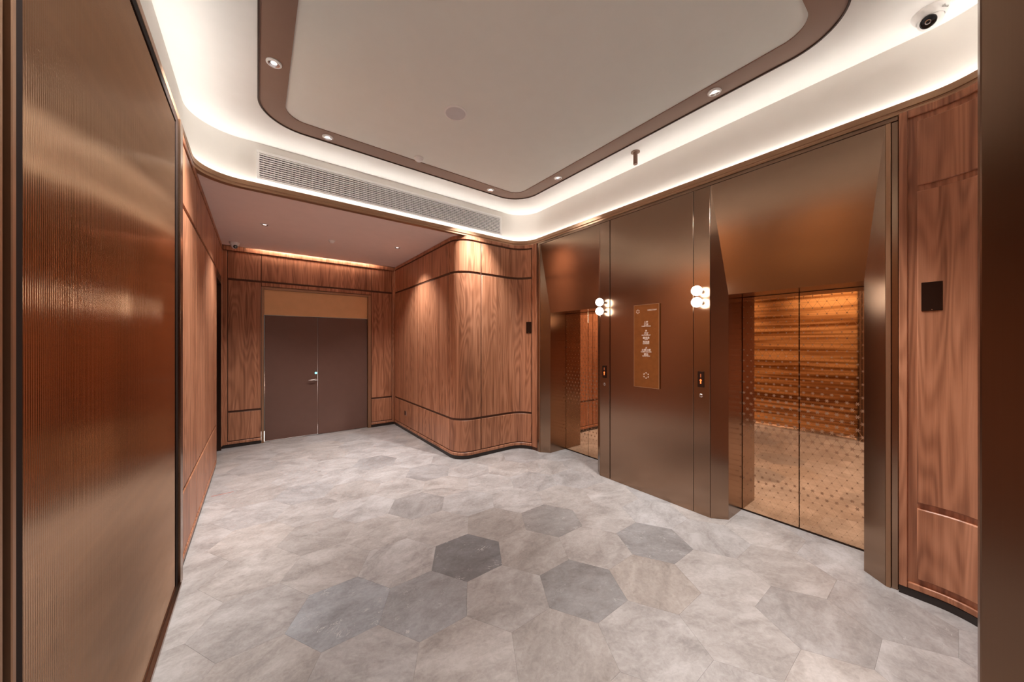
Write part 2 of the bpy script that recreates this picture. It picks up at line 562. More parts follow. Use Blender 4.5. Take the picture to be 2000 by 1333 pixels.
for c in range(-6, 6):
    for r in range(-10, 13):
        x = OX + c * DX
        y = OY + r * DY + (DY / 2 if c % 2 else 0)
        if not (-0.65 < x < 3.95 and -3.2 < y < 6.95):
            continue
        if x > 2.55 and y > 4.4 or x > 3.5 and (y > 3.9 or y < 0.1):
            continue
        t, wm, vn = SPECIAL.get((c, r), (random.uniform(0.95, 1.06), random.uniform(-.02, .03), random.choice((0, 0, .1, .2))))
        o = bpy.data.objects.new('tile', tile_me)
        COL.objects.link(o)
        o.location = (x, y, 0)
        o.parent = floor
        base = (0.42, 0.385, 0.372)
        o.color = (base[0] * t * (1 + wm), base[1] * t, base[2] * t * (1 - wm), 1 - vn)

# ------------------------------------------------------------------ walls
ROWS = [(0.105, 0.53), (0.562, 2.555), (2.588, 3.0)]
def wood_rows(path, cols, parent, rows=ROWS, d=0.012, ch=0.003):
    for s0, s1 in cols:
        for z0, z1 in rows:
            panel('panel', path, s0, s1, z0, z1, 0, d, M_WOOD, parent, ch)

def rails(path, s0, s1, parent, proud=0.016):
    panel('plinth', path, s0, s1, 0.0, 0.048, 0, 0.006, M_PLINTH, parent, 0.001)
    panel('bottom_rail', path, s0, s1, 0.05, 0.092, 0, proud, M_WOOD, parent, 0.006)
    panel('top_rail', path, s0, s1, 3.022, ZC, 0, proud, M_WOOD, parent, 0.004)

# wall_left
PL = Path((XL, -3.2)).line((XL, YB + 0.1))
o_ = 3.2
bm = bmesh.new()
slab(bm, PL, 0, 5.775 + o_, 0, ZC + 0.0005, -0.16, 0, 0.001)
slab(bm, PL, 5.775 + o_, 6.625 + o_, 2.5, ZC + 0.0005, -0.16, 0, 0.001)
slab(bm, PL, 6.625 + o_, 6.8 + o_, 0, ZC + 0.0005, -0.16, 0, 0.001)
wall_left = structure(link_mesh('wall_left', bm, M_GROOVE), 'walnut panelled side wall')
wood_rows(PL, [(3.215 + o_, 3.963 + o_), (3.972 + o_, 4.652 + o_), (4.661 + o_, 5.487 + o_), (5.496 + o_, 5.72 + o_)], wall_left)
panel('stile', PL, 3.168 + o_, 3.207 + o_, 0.05, ZC, 0, 0.014, M_WOOD, wall_left, 0.003)
panel('stile', PL, 5.728 + o_, 5.772 + o_, 0.05, ZC, 0, 0.014, M_WOOD, wall_left, 0.003)
panel('stile', PL, 6.628 + o_, 6.69 + o_, 0.05, ZC, 0, 0.014, M_WOOD, wall_left, 0.003)
panel('panel', PL, 5.776 + o_, 6.624 + o_, 2.588, 3.0, 0, 0.012, M_WOOD, wall_left, 0.003)
rails(PL, 3.208 + o_, 5.727 + o_, wall_left)
panel('top_rail', PL, 5.773 + o_, 6.627 + o_, 3.022, ZC, 0, 0.016, M_WOOD, wall_left, 0.004)
wood_rows(PL, [(0.1, 1.2), (1.21, 2.3), (2.31, 3.1), (3.11, 3.98)], wall_left)
rails(PL, 0.1, 3.98, wall_left)

# wall_back
PB = Path((XL, YB)).line((2.16, YB))
q = -XL
bm = bmesh.new()
slab(bm, PB, 0, 0.052 + q, 0, ZC + 0.13, -0.16, 0, 0.001)
slab(bm, PB, 0.052 + q, 1.722 + q, 2.50, ZC + 0.13, -0.16, 0, 0.001)
slab(bm, PB, 1.722 + q, 2.16 + q, 0, ZC + 0.13, -0.16, 0, 0.001)
wall_back = structure(link_mesh('wall_back', bm, M_GROOVE), 'walnut panelled end wall')
wood_rows(PB, [(-0.352 + q, 0.048 + q), (1.728 + q, 2.10 + q)], wall_back)
panel('panel', PB, 0.058 + q, 1.718 + q, 2.588, 3.0, 0, 0.012, M_WOOD, wall_back, 0.003)
panel('rail', PB, 0.058 + q, 1.718 + q, 2.505, 2.558, 0, 0.012, M_WOOD, wall_back, 0.003)
panel('stile', PB, -0.425 + q, -0.362 + q, 0.05, 3.0, 0, 0.014, M_WOOD, wall_back, 0.003)
panel('stile', PB, 2.11 + q, 2.145 + q, 0.05, 3.0, 0, 0.014, M_WOOD, wall_back, 0.003)
for a, b_ in ((-0.425, 0.05), (1.724, 2.14)):
    panel('plinth', PB, a + q, b_ + q, 0, 0.048, 0, 0.006, M_PLINTH, wall_back, 0.001)
for a, b_ in ((-0.36, 0.05), (1.726, 2.108)):
    panel('bottom_rail', PB, a + q, b_ + q, 0.05, 0.092, 0, 0.016, M_WOOD, wall_back, 0.006)
panel('crown_moulding', PB, -0.41 + q, 2.14 + q, 3.006, 3.072, 0, 0.026, M_WOOD, wall_back, 0.006)

# wall_corner: alcove side, round corner, short wall and hollow corner
PC = Path((2.16, YB)).line((2.16, 4.29)).arc((2.38, 4.29), PI, 1.5 * PI).line((3.01, YH)).arc((3.01, 3.78), PI / 2, 0).line((XR, 3.752))
bm = bmesh.new()
slab(bm, PC, 0, PC.L, 0, ZC + 0.0005, -0.1, 0, 0.001)
wall_corner = structure(link_mesh('wall_corner', bm, M_GROOVE, smooth=35), 'walnut wall with a rounded corner')
wood_rows(PC, [(0.06, 1.246), (1.260, 2.393), (2.407, 2.888), (2.903, 3.752)], wall_corner)
panel('stile', PC, 3.768, PC.L - 0.004, 0.05, ZC, 0, 0.013, M_WOOD, wall_corner, 0.003)
panel('stile', PC, 0.016, 0.05, 0.05, ZC, 0, 0.013, M_WOOD, wall_corner, 0.003)
rails(PC, 0.055, 3.764, wall_corner)

# wall_front: hollow corner beside the elevators, then the short wall towards the column
PF = Path((XR, 0.236)).line((XR, 0.11)).arc((3.0, 0.11), 0, -PI / 2).line((2.2, YF))
bm = bmesh.new()
slab(bm, PF, 0, PF.L, 0, ZC + 0.0005, -0.1, 0, 0.001)
wall_front = structure(link_mesh('wall_front', bm, M_WOOD, smooth=35), 'walnut wall with a hollow curved corner')
FR = [(0.125, 0.565), (0.602, 2.545), (2.582, 2.985)]
wood_rows(PF, [(0.075, PF.L - 0.08)], wall_front, FR, 0.015, 0.005)
panel('stile', PF, 0.0, 0.036, 0.05, ZC, 0, 0.015, M_WOOD, wall_front, 0.003)
panel('plinth', PF, 0.0, PF.L, 0, 0.048, 0, 0.012, M_PLINTH, wall_front, 0.001)
panel('bottom_rail', PF, 0.037, PF.L, 0.05, 0.088, 0, 0.015, M_WOOD, wall_front, 0.004)
panel('top_rail', PF, 0.037, PF.L, 3.022, ZC, 0, 0.015, M_WOOD, wall_front, 0.004)

# wall_right: bronze clad elevator wall
PR = Path((XR, 3.752)).line((XR, 0.236))
def sr(y):
    return 3.752 - y
def sr(y):
    return 3.752 - y
def pier(name, y0, y1, z0, z1, label):
    w_ = empty(name, (0, 0, 0), 'structure')
    w_['label'] = label
    bm = bmesh.new()
    box(bm, XR + 0.022, XR + 0.10, y0, y1, z0, z1)
    link_mesh('backing', bm, M_GAP, w_)
    return w_
def metal(par, y0, y1, z0=0.0, z1=3.034, d1=0.0, mat=M_BRONZE, name='panel', ch=0.0015):
    return panel(name, PR, sr(y1), sr(y0), z0, z1, -0.022, d1, mat, par, ch)
w_ = pier('wall_right', 1.372, 2.608, 0, 3.036, 'wide bronze clad pier between the elevators')
metal(w_, 1.522, 2.464)
metal(w_, 2.474, 2.608)
metal(w_, 1.374, 1.518)
w_ = pier('wall_right', 0.236, 0.2945, 0, 3.036, 'narrow bronze trim beside the framed curved walnut panel')
metal(w_, 0.271, 0.293, d1=0.004, mat=M_BRONZE_L, name='trim_strip')
metal(w_, 0.240, 0.268, d1=-0.004, name='trim_strip')
w_ = pier('wall_right', 3.6895, 3.752, 0, 3.036, 'narrow bronze trim beside the rounded walnut corner')
metal(w_, 3.692, 3.716, d1=0.004, mat=M_BRONZE_L, name='trim_strip')
metal(w_, 3.720, 3.748, d1=0.002, name='trim_strip')
w_ = pier('trim_8', 0.236, 3.752, 3.037, ZC, 'bronze head strip over the elevator wall')
metal(w_, 0.240, 3.748, 3.040, ZC - 0.003, -0.004, name='head_strip')

# entrance hall behind the camera and the bronze column at the opening
bm = bmesh.new()
box(bm, 1.95, 2.20, -0.50, -0.041, 0, ZC, 0.004)
structure(link_mesh('column', bm, M_COLUMN), 'bronze clad column at the opening')
bm = bmesh.new()
box(bm, 2.2, 3.5, -0.5, -0.30, 0, ZC)
box(bm, 3.3, 3.5, -3.2, -0.5, 0, ZC)
structure(link_mesh('wall_entry', bm, M_WOOD), 'side wall of the entrance hall')
PE = Path((3.3, -3.1)).line((XL, -3.1))
bm = bmesh.new()
slab(bm, PE, 0, PE.L, 0, ZC, -0.1, 0, 0.001)
wall_entry = structure(link_mesh('wall_rear', bm, M_GROOVE), 'walnut wall at the end of the entrance hall')
wood_rows(PE, [(0.05, 0.95), (0.96, 1.85), (1.86, 2.75), (2.76, 3.68)], wall_entry)
bm = bmesh.new()
box(bm, XL - 0.1, 3.4, -3.2, -0.235, ZC, ZC + 0.05)
structure(link_mesh('ceiling_entry', bm, M_SOFFIT), 'lower ceiling of the entrance hall')

# ------------------------------------------------------------------ ceiling
bm = bmesh.new()
sweep(bm, BASE, [(-0.06, 3.0702), (0.0, 3.0702), (0.0, 3.086), (0.003, 3.089), (0.003, 3.093), (0.010, 3.096), (0.010, 3.137), (-0.004, 3.137), (-0.004, 3.078), (-0.06, 3.078)])
structure(link_mesh('trim_1', bm, M_BRONZE_L, smooth=30), 'bronze cornice running round the lobby')
bm = bmesh.new()
sweep(bm, BASE, [(-0.050, 3.07), (-0.050, 3.549), (-0.048, 3.551)])
structure(link_mesh('trim_2', bm, M_WHITE, smooth=30), 'white cove wall above the cornice')
bm = bmesh.new()
sweep(bm, BASE, [(-0.010, 3.110), (-0.044, 3.110)])
led = structure(link_mesh('trim_3', bm, M_LED), 'hidden light strip in the cornice')
RING = (0.003, 2.935, 0.355, 3.70, 0.35)
def ring_pts(inset, z):
    x0, x1, y0, y1, r = RING
    return [(x, y, z) for x, y in rrect(x0 + inset, x1 - inset, y0 + inset, y1 - inset, max(0.02, r - inset))]
bm = bmesh.new()
x0, x1, y0, y1, r = BASE
outer = [bm.verts.new((x, y, ZS)) for x, y in rrect(x0 - .055, x1 + .055, y0 - .055, y1 + .055, r + .055)]
inner = [bm.verts.new(p) for p in ring_pts(0.0, ZS)]
top = [bm.verts.new(p) for p in ring_pts(0.0, ZS + 0.05)]
n = len(outer)
for k in range(n):
    l = (k + 1) % n
    bm.faces.new([outer[k], outer[l], inner[l], inner[k]])
    bm.faces.new([inner[k], inner[l], top[l], top[k]])
structure(link_mesh('ceiling', bm, M_CREAM), 'cream tray ceiling')
def ring_band(name, prof, mat, label):
    bm = bmesh.new()
    rings = [[bm.verts.new(p) for p in ring_pts(i, z)] for i, z in prof]
    for a, b_ in zip(rings, rings[1:]):
        for k in range(n):
            l = (k + 1) % n
            bm.faces.new([a[k], a[l], b_[l], b_[k]])
    return structure(link_mesh(name, bm, mat, smooth=30), label)
ring_band('trim_4', [(-0.001, ZS + 0.02), (-0.001, ZS - 0.006), (0.009, ZS - 0.006), (0.009, ZS + 0.02)], M_RING_GAP, 'thin dark strip painted as the shadow gap round the brown ceiling band')
ring_band('trim_5', [(0.009, ZS + 0.002), (0.185, ZS + 0.002), (0.185, ZS + 0.03)], M_RING, 'brown ceiling band carrying the downlights')
bm = bmesh.new()
bm.faces.new([bm.verts.new(p) for p in ring_pts(0.18, ZS + 0.009)])
structure(link_mesh('ceiling_centre', bm, M_CREAM_C), 'cream centre field of the ceiling')
# alcove soffit
bm = bmesh.new()
rr_ = 0.31 + 0.05
cx, cy = XL - .05 + rr_, YH + .05 - rr_
pts = [(-0.75, cy)] + [(cx + rr_ * math.cos(PI - PI / 2 * k / 14), cy + rr_ * math.sin(PI - PI / 2 * k / 14)) for k in range(15)]
pts += [(2.6, YH + .05), (2.6, YB - 0.075), (-0.75, YB - 0.075)]
prism(bm, [(x, y, ZC + 0.001) for x, y in pts], (0, 0, 0.05))
structure(link_mesh('ceiling_alcove', bm, M_SOFFIT), 'rose brown soffit over the alcove')
bm = bmesh.new()
box(bm, -0.6, 2.4, YB - 0.15, YB + 0.1, ZC + 0.128, ZC + 0.16)
box(bm, -0.6, 2.4, YB - 0.17, YB - 0.15, ZC + 0.052, ZC + 0.16)
structure(link_mesh('trim_6', bm, M_WHITE), 'light slot above the end wall')
bm = bmesh.new()
box(bm, 0.0, 1.75, YB - 0.115, YB - 0.080, ZC + 0.112, ZC + 0.122)
structure(link_mesh('trim_7', bm, M_SLOT), 'hidden light strip above the end wall')

# ------------------------------------------------------------------ doors
def build_door_1():
    d = empty('door_1', (0, 0, 0), 'structure')
    d['label'] = 'brown double door under a bronze panel in the end wall'
    bm = bmesh.new()
    box(bm, 0.055, 0.088, 6.688, 6.86, 0, 2.497, 0.003)
    box(bm, 1.664, 1.719, 6.688, 6.86, 0, 2.497, 0.003)
    box(bm, 0.088, 1.664, 6.694, 6.86, 2.462, 2.497, 0.003)
    link_mesh('frame', bm, M_BRONZE_L, d)
    bm = bmesh.new()
    box(bm, 0.090, 1.662, 6.73, 6.80, 2.052, 2.460, 0.002)
    link_mesh('transom_panel', bm, M_TRANSOM, d)
    for x0_, x1_, zb in ((0.098, 0.843, 0.012), (0.850, 1.661, 0.006)):
        bm = bmesh.new()
        box(bm, x0_, x1_, 6.745, 6.80, zb, 2.044, 0.002)
        leaf = link_mesh('leaf', bm, M_DOOR, d)
        if x0_ < 0.5:
            bm = bmesh.new()
            lathe(bm, [(0, 0), (0.026, 0), (0.026, 0.008), (0.011, 0.010), (0.011, 0.05), (0, 0.05)], 20, axis_to((0, -1, 0), (0.815, 6.745, 0.965)))
            lathe(bm, [(0, 0), (0.010, 0.002), (0.010, 0.118), (0.006, 0.124), (0, 0.124)], 14, axis_to((-1, 0, -0.08), (0.822, 6.698, 0.965)))
            h = link_mesh('handle', bm, M_CHROME, leaf, 40)
            bm = bmesh.new()
            lathe(bm, [(0.0, 0.0), (0.018, 0.0), (0.018, 0.005), (0.013, 0.007), (0, 0.007)], 20, axis_to((0, -1, 0), (0.818, 6.745, 1.075)))
            link_mesh('latch_light', bm, M_CYAN, leaf, 40)
    return d
build_door_1()
d2 = empty('door_2', (0, 0, 0), 'structure')
d2['label'] = 'dark recessed door in the side wall by the end wall'
bm = bmesh.new()
box(bm, XL - 0.15, XL + 0.004, 5.779, 5.80, 0, 2.497, 0.002)
box(bm, XL - 0.15, XL + 0.004, 6.60, 6.622, 0, 2.497, 0.002)
box(bm, XL - 0.15, XL + 0.004, 5.80, 6.60, 2.475, 2.497, 0.002)
link_mesh('frame', bm, M_BRONZE_D, d2)
bm = bmesh.new()
box(bm, XL - 0.14, XL - 0.05, 5.802, 6.598, 2.06, 2.473, 0.002)
link_mesh('transom_panel', bm, M_BRONZE, d2)
bm = bmesh.new()
box(bm, XL - 0.15, XL - 0.11, 5.802, 6.598, 0.006, 2.056, 0.002)
link_mesh('leaf', bm, M_BRONZE_D, d2)

# ------------------------------------------------------------------ elevators
def build_elevator():
    e = empty('elevator', (XR, 3.151, 0))
    HW, IW, ZT, ZI, SP, DP = 0.5365, 0.427, 3.033, 2.035, 0.10, 0.42
    for s in (1, -1):
        bm = bmesh.new()
        pts = [(0, s * HW, 0), (SP, s * IW, 0), (SP, s * IW, ZI), (0, s * HW, ZT)]
        prism(bm, pts, (0.012, s * 0.013, 0))
        link_mesh('splayed_jamb', bm, M_BRONZE, e)
    bm = bmesh.new()
    prism(bm, [(0, -HW, ZT), (0, HW, ZT), (SP, IW, ZI), (SP, -IW, ZI)], (0.02, 0, 0.004))
    link_mesh('head_panel', bm, M_BRONZE, e)
    for s in (1, -1):
        bm = bmesh.new()
        box(bm, SP + 0.001, DP + 0.05, *sorted((s * IW, s * (IW + 0.03))), 0, ZI + 0.03)
        link_mesh('reveal', bm, M_BRONZE, e)
    bm = bmesh.new()
    box(bm, SP + 0.001, DP + 0.05, -IW, IW, ZI, ZI + 0.03)
    link_mesh('soffit', bm, M_BRONZE, e)
    for a, b_ in ((-IW + 0.003, -0.0025), (0.0025, IW - 0.003)):
        bm = bmesh.new()
        box(bm, DP, DP + 0.03, a, b_, 0.007, ZI - 0.003, 0.0015)
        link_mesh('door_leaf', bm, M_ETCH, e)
    bm = bmesh.new()
    box(bm, DP - 0.012, DP + 0.035, -IW + 0.002, IW - 0.002, 0.0005, 0.006)
    link_mesh('sill', bm, M_GAP, e)
    bm = bmesh.new()
    box(bm, DP + 0.036, DP + 0.06, -IW - 0.05, IW + 0.05, 0, ZI + 0.05)
    link_mesh('shaft_backing', bm, M_GAP, e)
    return e
ELEV = build_elevator()
tag(ELEV, 'elevator with bronze splayed surround beside the rounded walnut corner', 'elevator', 'bronze elevator portals')
e2 = copy_tree(ELEV)
e2.location = (XR, 0.832, 0)
tag(e2, 'elevator between the sign panel and the framed curved walnut panel', 'elevator', 'bronze elevator portals')

# ------------------------------------------------------------------ fluted partition on the side wall
fp = empty('fluted_partition', (XL, 2.16, 0))
tag(fp, 'tall ribbed bronze partition panel in a dark metal frame', 'partition')
def fbox(name, mat, *bs):
    bm = bmesh.new()
    for b_ in bs:
        box(bm, *b_, 0.0015)
    return link_mesh(name, bm, mat, fp)
bm = bmesh.new()
y0, y1, P, K = 1.003 - 2.16, 3.028 - 2.16, 0.0105, 8
nr = int(round((y1 - y0) / P))
prev = None
for k in range(nr * K + 1):
    yy = y0 + (y1 - y0) * k / (nr * K)
    xx = 0.006 + 0.0046 * abs(math.sin(PI * k / K))
    cur = (bm.verts.new((xx, yy, 0.042)), bm.verts.new((xx, yy, 3.018)))
    if prev:
        bm.faces.new([prev[0], cur[0], cur[1], prev[1]])
    prev = cur
link_mesh('ribbed_sheet', bm, M_FLUTE, fp, 60)
fbox('frame_post', M_GAP, (0.0, 0.016, 3.030 - 2.16, 3.078 - 2.16, 0, 3.069))
fbox('frame_post', M_BRONZE, (0.0, 0.030, 3.082 - 2.16, 3.163 - 2.16, 0, 3.069))
fbox('frame_post', M_GAP, (0.0, 0.099, 0.975 - 2.16, 1.000 - 2.16, 0, 3.069))
fbox('frame_post', M_BRONZE_L, (0.0, 0.101, 0.961 - 2.16, 0.974 - 2.16, 0, 3.069))
fbox('frame_post', M_GAP, (0.0, 0.092, 0.939 - 2.16, 0.960 - 2.16, 0, 3.069))
fbox('frame_post', M_BRONZE_L, (0.0, 0.100, 0.80 - 2.16, 0.938 - 2.16, 0, 3.069))
fbox('top_rail', M_GAP, (0.0, 0.016, 1.002 - 2.16, 3.029 - 2.16, 3.020, 3.069))
fbox('bottom_track', M_BRONZE, (0.0, 0.034, 1.002 - 2.16, 3.081 - 2.16, 0.0, 0.026), (0.0, 0.016, 1.002 - 2.16, 3.029 - 2.16, 0.026, 0.040))

# ------------------------------------------------------------------ wall lamps, call panels, key switches
def build_lamp():
    t = empty('wall_lamp', (XR, 2.552, 2.024))
    for dz in (0.053, -0.053):
        bm = bmesh.new()
        R = 0.046
        lathe(bm, [(R * math.sin(PI * k / 16), -R * math.cos(PI * k / 16)) for k in range(17)], 28, Matrix.Translation((-0.085, 0, dz)))
        link_mesh('globe', bm, M_GLOBE, t, 60)
        bm = bmesh.new()
        lathe(bm, [(0, 0), (0.017, 0), (0.017, 0.006), (0.009, 0.008), (0.009, 0.036), (0.016, 0.038), (0.019, 0.046), (0, 0.046)], 20, axis_to((-1, 0, 0), (0, 0, dz)))
        link_mesh('stem', bm, M_BRONZE_D, t, 40)
    return t
la = build_lamp()
tag(la, 'pair of round white globe lights on the bronze strip beside the farther elevator', 'wall lamp', 'globe wall lamps')
lb = copy_tree(la)
lb.location = (XR, 1.452, 2.024)
tag(lb, 'pair of larger looking round white globe lights above the nearer call plate', 'wall lamp', 'globe wall lamps')

def build_call():
    t = empty('call_panel', (XR, 2.546, 1.256))
    bm = bmesh.new()
    box(bm, -0.006, 0, -0.028, 0.028, -0.073, 0.073, 0.001)
    link_mesh('plate', bm, M_INDIC, t)
    bm = bmesh.new()      # lit arrow
    x = -0.0066
    prism(bm, [(x, -0.005, -0.040), (x, 0.005, -0.040), (x, 0.005, -0.012), (x, 0.012, -0.012), (x, 0, 0.004), (x, -0.012, -0.012), (x, -0.005, -0.012)], (0.0005, 0, 0))
    link_mesh('arrow_display', bm, M_REDLED, t)
    bm = bmesh.new()      # dim floor figure 1
    prism(bm, [(x, -0.004, 0.018), (x, 0.004, 0.018), (x, 0.004, 0.05), (x, -0.004, 0.05)], (0.0005, 0, 0))
    link_mesh('floor_display', bm, M_DIMLED, t)
    return t
ca = build_call()
tag(ca, 'small dark call plate with glowing orange arrow beside the farther elevator', 'call panel', 'elevator call panels')
cb = copy_tree(ca)
cb.location = (XR, 1.452, 1.260)
tag(cb, 'small dark call plate with glowing orange arrow under the larger looking globe lights', 'call panel', 'elevator call panels')
def build_key():
    t = empty('key_switch', (XR, 2.548, 1.107))
    bm = bmesh.new()
    lathe(bm, [(0, 0), (0.0165, 0), (0.0165, 0.003), (0.013, 0.006), (0.008, 0.006), (0.0075, 0.004), (0, 0.004)], 24, axis_to((-1, 0, 0)))
    link_mesh('bezel', bm, M_CHROME, t, 40)
    bm = bmesh.new()
    box(bm, -0.0048, -0.003, -0.0012, 0.0012, -0.005, 0.005)
    link_mesh('keyway', bm, M_BLACK, t)
    return t
ka = build_key()
tag(ka, 'round silver key switch under the call plate of the farther elevator', 'key switch', 'elevator key switches')
kb = copy_tree(ka)
kb.location = (XR, 1.452, 1.109)
tag(kb, 'round silver key switch under the call plate below the larger looking globe lights', 'key switch', 'elevator key switches')

# ------------------------------------------------------------------ directory sign
sg = empty('directory_sign', (XR, 1.998, 1.566))
tag(sg, 'tall amber bronze directory sign with cream lettering on the wide bronze panel', 'sign')
bm = bmesh.new()
box(bm, -0.016, -0.004, -0.145, 0.145, -0.441, 0.441, 0.0012)
link_mesh('plate', bm, M_SIGN, sg)
bm = bmesh.new()
for b_ in ((-0.145, 0.145, 0.436, 0.4415), (0.1405, 0.1455, -0.441, 0.436), (-0.1455, -0.1405, -0.441, 0.436), (-0.14, 0.14, -0.4415, -0.437)):
    box(bm, -0.0172, -0.0155, *b_)
link_mesh('rim', bm, M_SIGNEDGE, sg)
for a in (-0.11, 0.11):
    for b_ in (-0.39, 0.39):
        bm = bmesh.new()
        lathe(bm, [(0, 0), (0.008, 0), (0.008, 0.006), (0, 0.006)], 12, axis_to((-1, 0, 0), (0.0, a, b_)))
        link_mesh('standoff', bm, M_CHROME, sg)
RT = Matrix(((0, 0, -1), (-1, 0, 0), (0, 1, 0))).to_4x4()
def text(body, size, y, z, parent, mat, align='CENTER', x=-0.0164, rot=RT, xs=1.0, name='lettering'):
    cu = bpy.data.curves.new('t', 'FONT')
    cu.body = body
    cu.size = size
    cu.align_x = align
    cu.align_y = 'CENTER'
    cu.extrude = 0.0003
    cu.offset = size * 0.012
    cu.resolution_u = 3
    ob = bpy.data.objects.new('t', cu)
    COL.objects.link(ob)
    bpy.context.view_layer.update()
    me = bpy.data.meshes.new_from_object(ob.evaluated_get(bpy.context.evaluated_depsgraph_get()))
    bpy.data.objects.remove(ob)
    me.transform(Matrix.Translation((x, y, z)) @ rot @ Matrix.Diagonal((xs, 1, 1, 1)))
    me.name = name
    me.materials.clear()
    me.materials.append(mat)
    o = bpy.data.objects.new(name, me)
    COL.objects.link(o)
    o.parent = parent
    return o
for body, size, z in (('4-9F', .024, .253), ('客房', .026, .226), ('GUEST ROOM', .0165, .209),
                      ('3F', .024, .160), ('餐厅', .026, .131), ('RESTAURANT', .0165, .114), ('健身房', .026, .085), ('GYM', .0165, .069), ('洗衣房', .026, .042), ('LAUNDRY', .0165, .025),
                      ('1F', .024, -.022), ('大堂小吧', .026, -.045), ('LOBBY LOUNGE', .0165, -.063), ('前台', .026, -.089), ('RECEPTION', .0165, -.107)):
    text(body, size, 0, z, sg, M_INK)
text('DIRECTORY', 0.019, -0.068, 0.377, sg, M_INK)
def emblem(y, z, R, w_, name):
    bm = bmesh.new()
    for k in range(6):
        a = PI / 3 * k + PI / 2
        da = 0.26
        pts = [(-0.0166, y + rr * math.cos(a + t), z + rr * math.sin(a + t)) for rr, t in ((R, -da), (R, da), (R - w_, da), (R - w_, -da))]
        prism(bm, pts, (0.0004, 0, 0))
    return link_mesh(name, bm, M_INK, sg)
emblem(0.0, -0.312, 0.033, 0.010, 'emblem')
emblem(0.097, 0.370, 0.022, 0.010, 'emblem')

# ------------------------------------------------------------------ hall indicators on the hollow walnut corners
def on_path(path, s, d):
    x, y, nx, ny = path.at(s)
    return Vector((x + nx * d, y + ny * d, 0)), Vector((nx, ny, 0))
def indicator(path, s, z, label, hw, hh):
    p, nn = on_path(path, s, 0.015)
    t = empty('hall_indicator', (p.x, p.y, z))
    t.rotation_euler = (0, 0, math.atan2(nn.y, nn.x))
    bm = bmesh.new()
    box(bm, -0.004, 0.006, -hw, hw, -hh, hh, 0.0012)
    link_mesh('plate', bm, M_INDIC, t)
    bm = bmesh.new()
    lathe(bm, [(0, 0), (0.003, 0), (0.003, 0.001), (0, 0.001)], 10, axis_to((1, 0, 0), (0.006, 0, -hh + 0.006)))
    link_mesh('screw', bm, M_CHROME, t)
    tag(t, label, 'indicator', 'hall indicator plates')
    return t
indicator(PF, 0.128 + 0.006, 1.884, 'blank dark brown rectangular plate on the framed curved walnut panel', 0.041, 0.088)
indicator(PC, 3.712, 1.83, 'narrow looking dark brown plate on the walnut wall beside the farther elevator', 0.041, 0.084)

# ------------------------------------------------------------------ socket
sk = empty('wall_socket', (2.148, 6.05, 0.325))
tag(sk, 'small black wall socket low on the walnut alcove wall', 'socket')
bm = bmesh.new()
box(bm, -0.007, 0, -0.045, 0.045, -0.045, 0.045, 0.002)
link_mesh('plate', bm, M_CHROME, sk)
bm = bmesh.new()
box(bm, -0.009, -0.006, -0.034, 0.034, -0.034, 0.034, 0.001)
link_mesh('insert', bm, M_BLACK, sk)

# ------------------------------------------------------------------ downlights
SPOTS = []
def build_downlight():
    t = empty('downlight', (0, 0, 0))
    bm = bmesh.new()
    lathe(bm, [(0.036, -0.004), (0.043, -0.004), (0.047, -0.001), (0.047, 0.004), (0.036, 0.004)], 32)
    link_mesh('trim_ring', bm, M_PLASTIC, t, 40)
    bm = bmesh.new()
    lathe(bm, [(0.036, -0.002), (0.031, 0.0005), (0.019, 0.0015)], 32)
    link_mesh('reflector', bm, M_REFL, t, 40)
    bm = bmesh.new()
    lathe(bm, [(0.019, 0.0012), (0.0, 0.0008)], 24)
    link_mesh('lens', bm, M_LENS, t, 40)
    return t
DL = None
def downlight(x, y, z, label, watt, angle=77, group='downlights in the brown ceiling band', tilt=(0, 0)):
    global DL
    if DL is None:
        DL = build_downlight()
        t = DL
    else:
        t = copy_tree(DL)
    t.location = (x, y, z - 0.0035)
    tag(t, label, 'downlight', group)
    SPOTS.append((x, y, z, watt, angle, t, tilt))
ZL = ZS
downlight(0.094, 2.877, ZL, 'largest looking round silver downlight in the brown ceiling band above the ribbed partition', SPOT_W * 1.4, tilt=(-.5,.15))
downlight(0.534, 3.607, ZL, 'round silver downlight in the brown ceiling band over the grille end nearer the ribbed partition', SPOT_W, tilt=(0,.08))
downlight(2.374, 3.601, ZL, 'round downlight in the brown ceiling band over the grille end near the rounded walnut corner', SPOT_W * 1.15, tilt=(-.12,.28))
downlight(2.835, 2.859, ZL, 'round downlight in the brown ceiling band above the farther elevator', SPOT_W, tilt=(.32,0))
downlight(2.835, 1.148, ZL, 'round downlight in the brown ceiling band above the mirrored elevator doors', SPOT_W * 1.05, tilt=(.05,0))
for x, y, lb_, tl in ((0.094, 1.15, 'added unseen downlight in the brown ceiling band overhead', (-.32, 0)), (0.56, 0.445, 'added unseen downlight in the brown ceiling band by the entrance', (0, -.2)), (2.374, 0.445, 'added unseen downlight in the brown ceiling band above the entrance column', (.1, .2))):  # out of view, added by symmetry to help light the lobby
    downlight(x, y, ZL, lb_, SPOT_W, tilt=tl)
downlight(0.076, 5.204, ZC, 'small recessed downlight in the rose brown soffit by the walnut side wall', SPOT_W * 0.62, 106, 'downlights in the alcove soffit')
downlight(1.728, 5.230, ZC, 'small recessed downlight in the rose brown soffit above the walnut wall scallop', SPOT_W * 0.62, 106, 'downlights in the alcove soffit')
downlight(0.9, -1.4, ZC, 'added unseen downlight in the entrance hall ceiling', SPOT_W, 100, 'added unseen downlights in the entrance hall')  # made-up lamp behind the camera, added to light the room
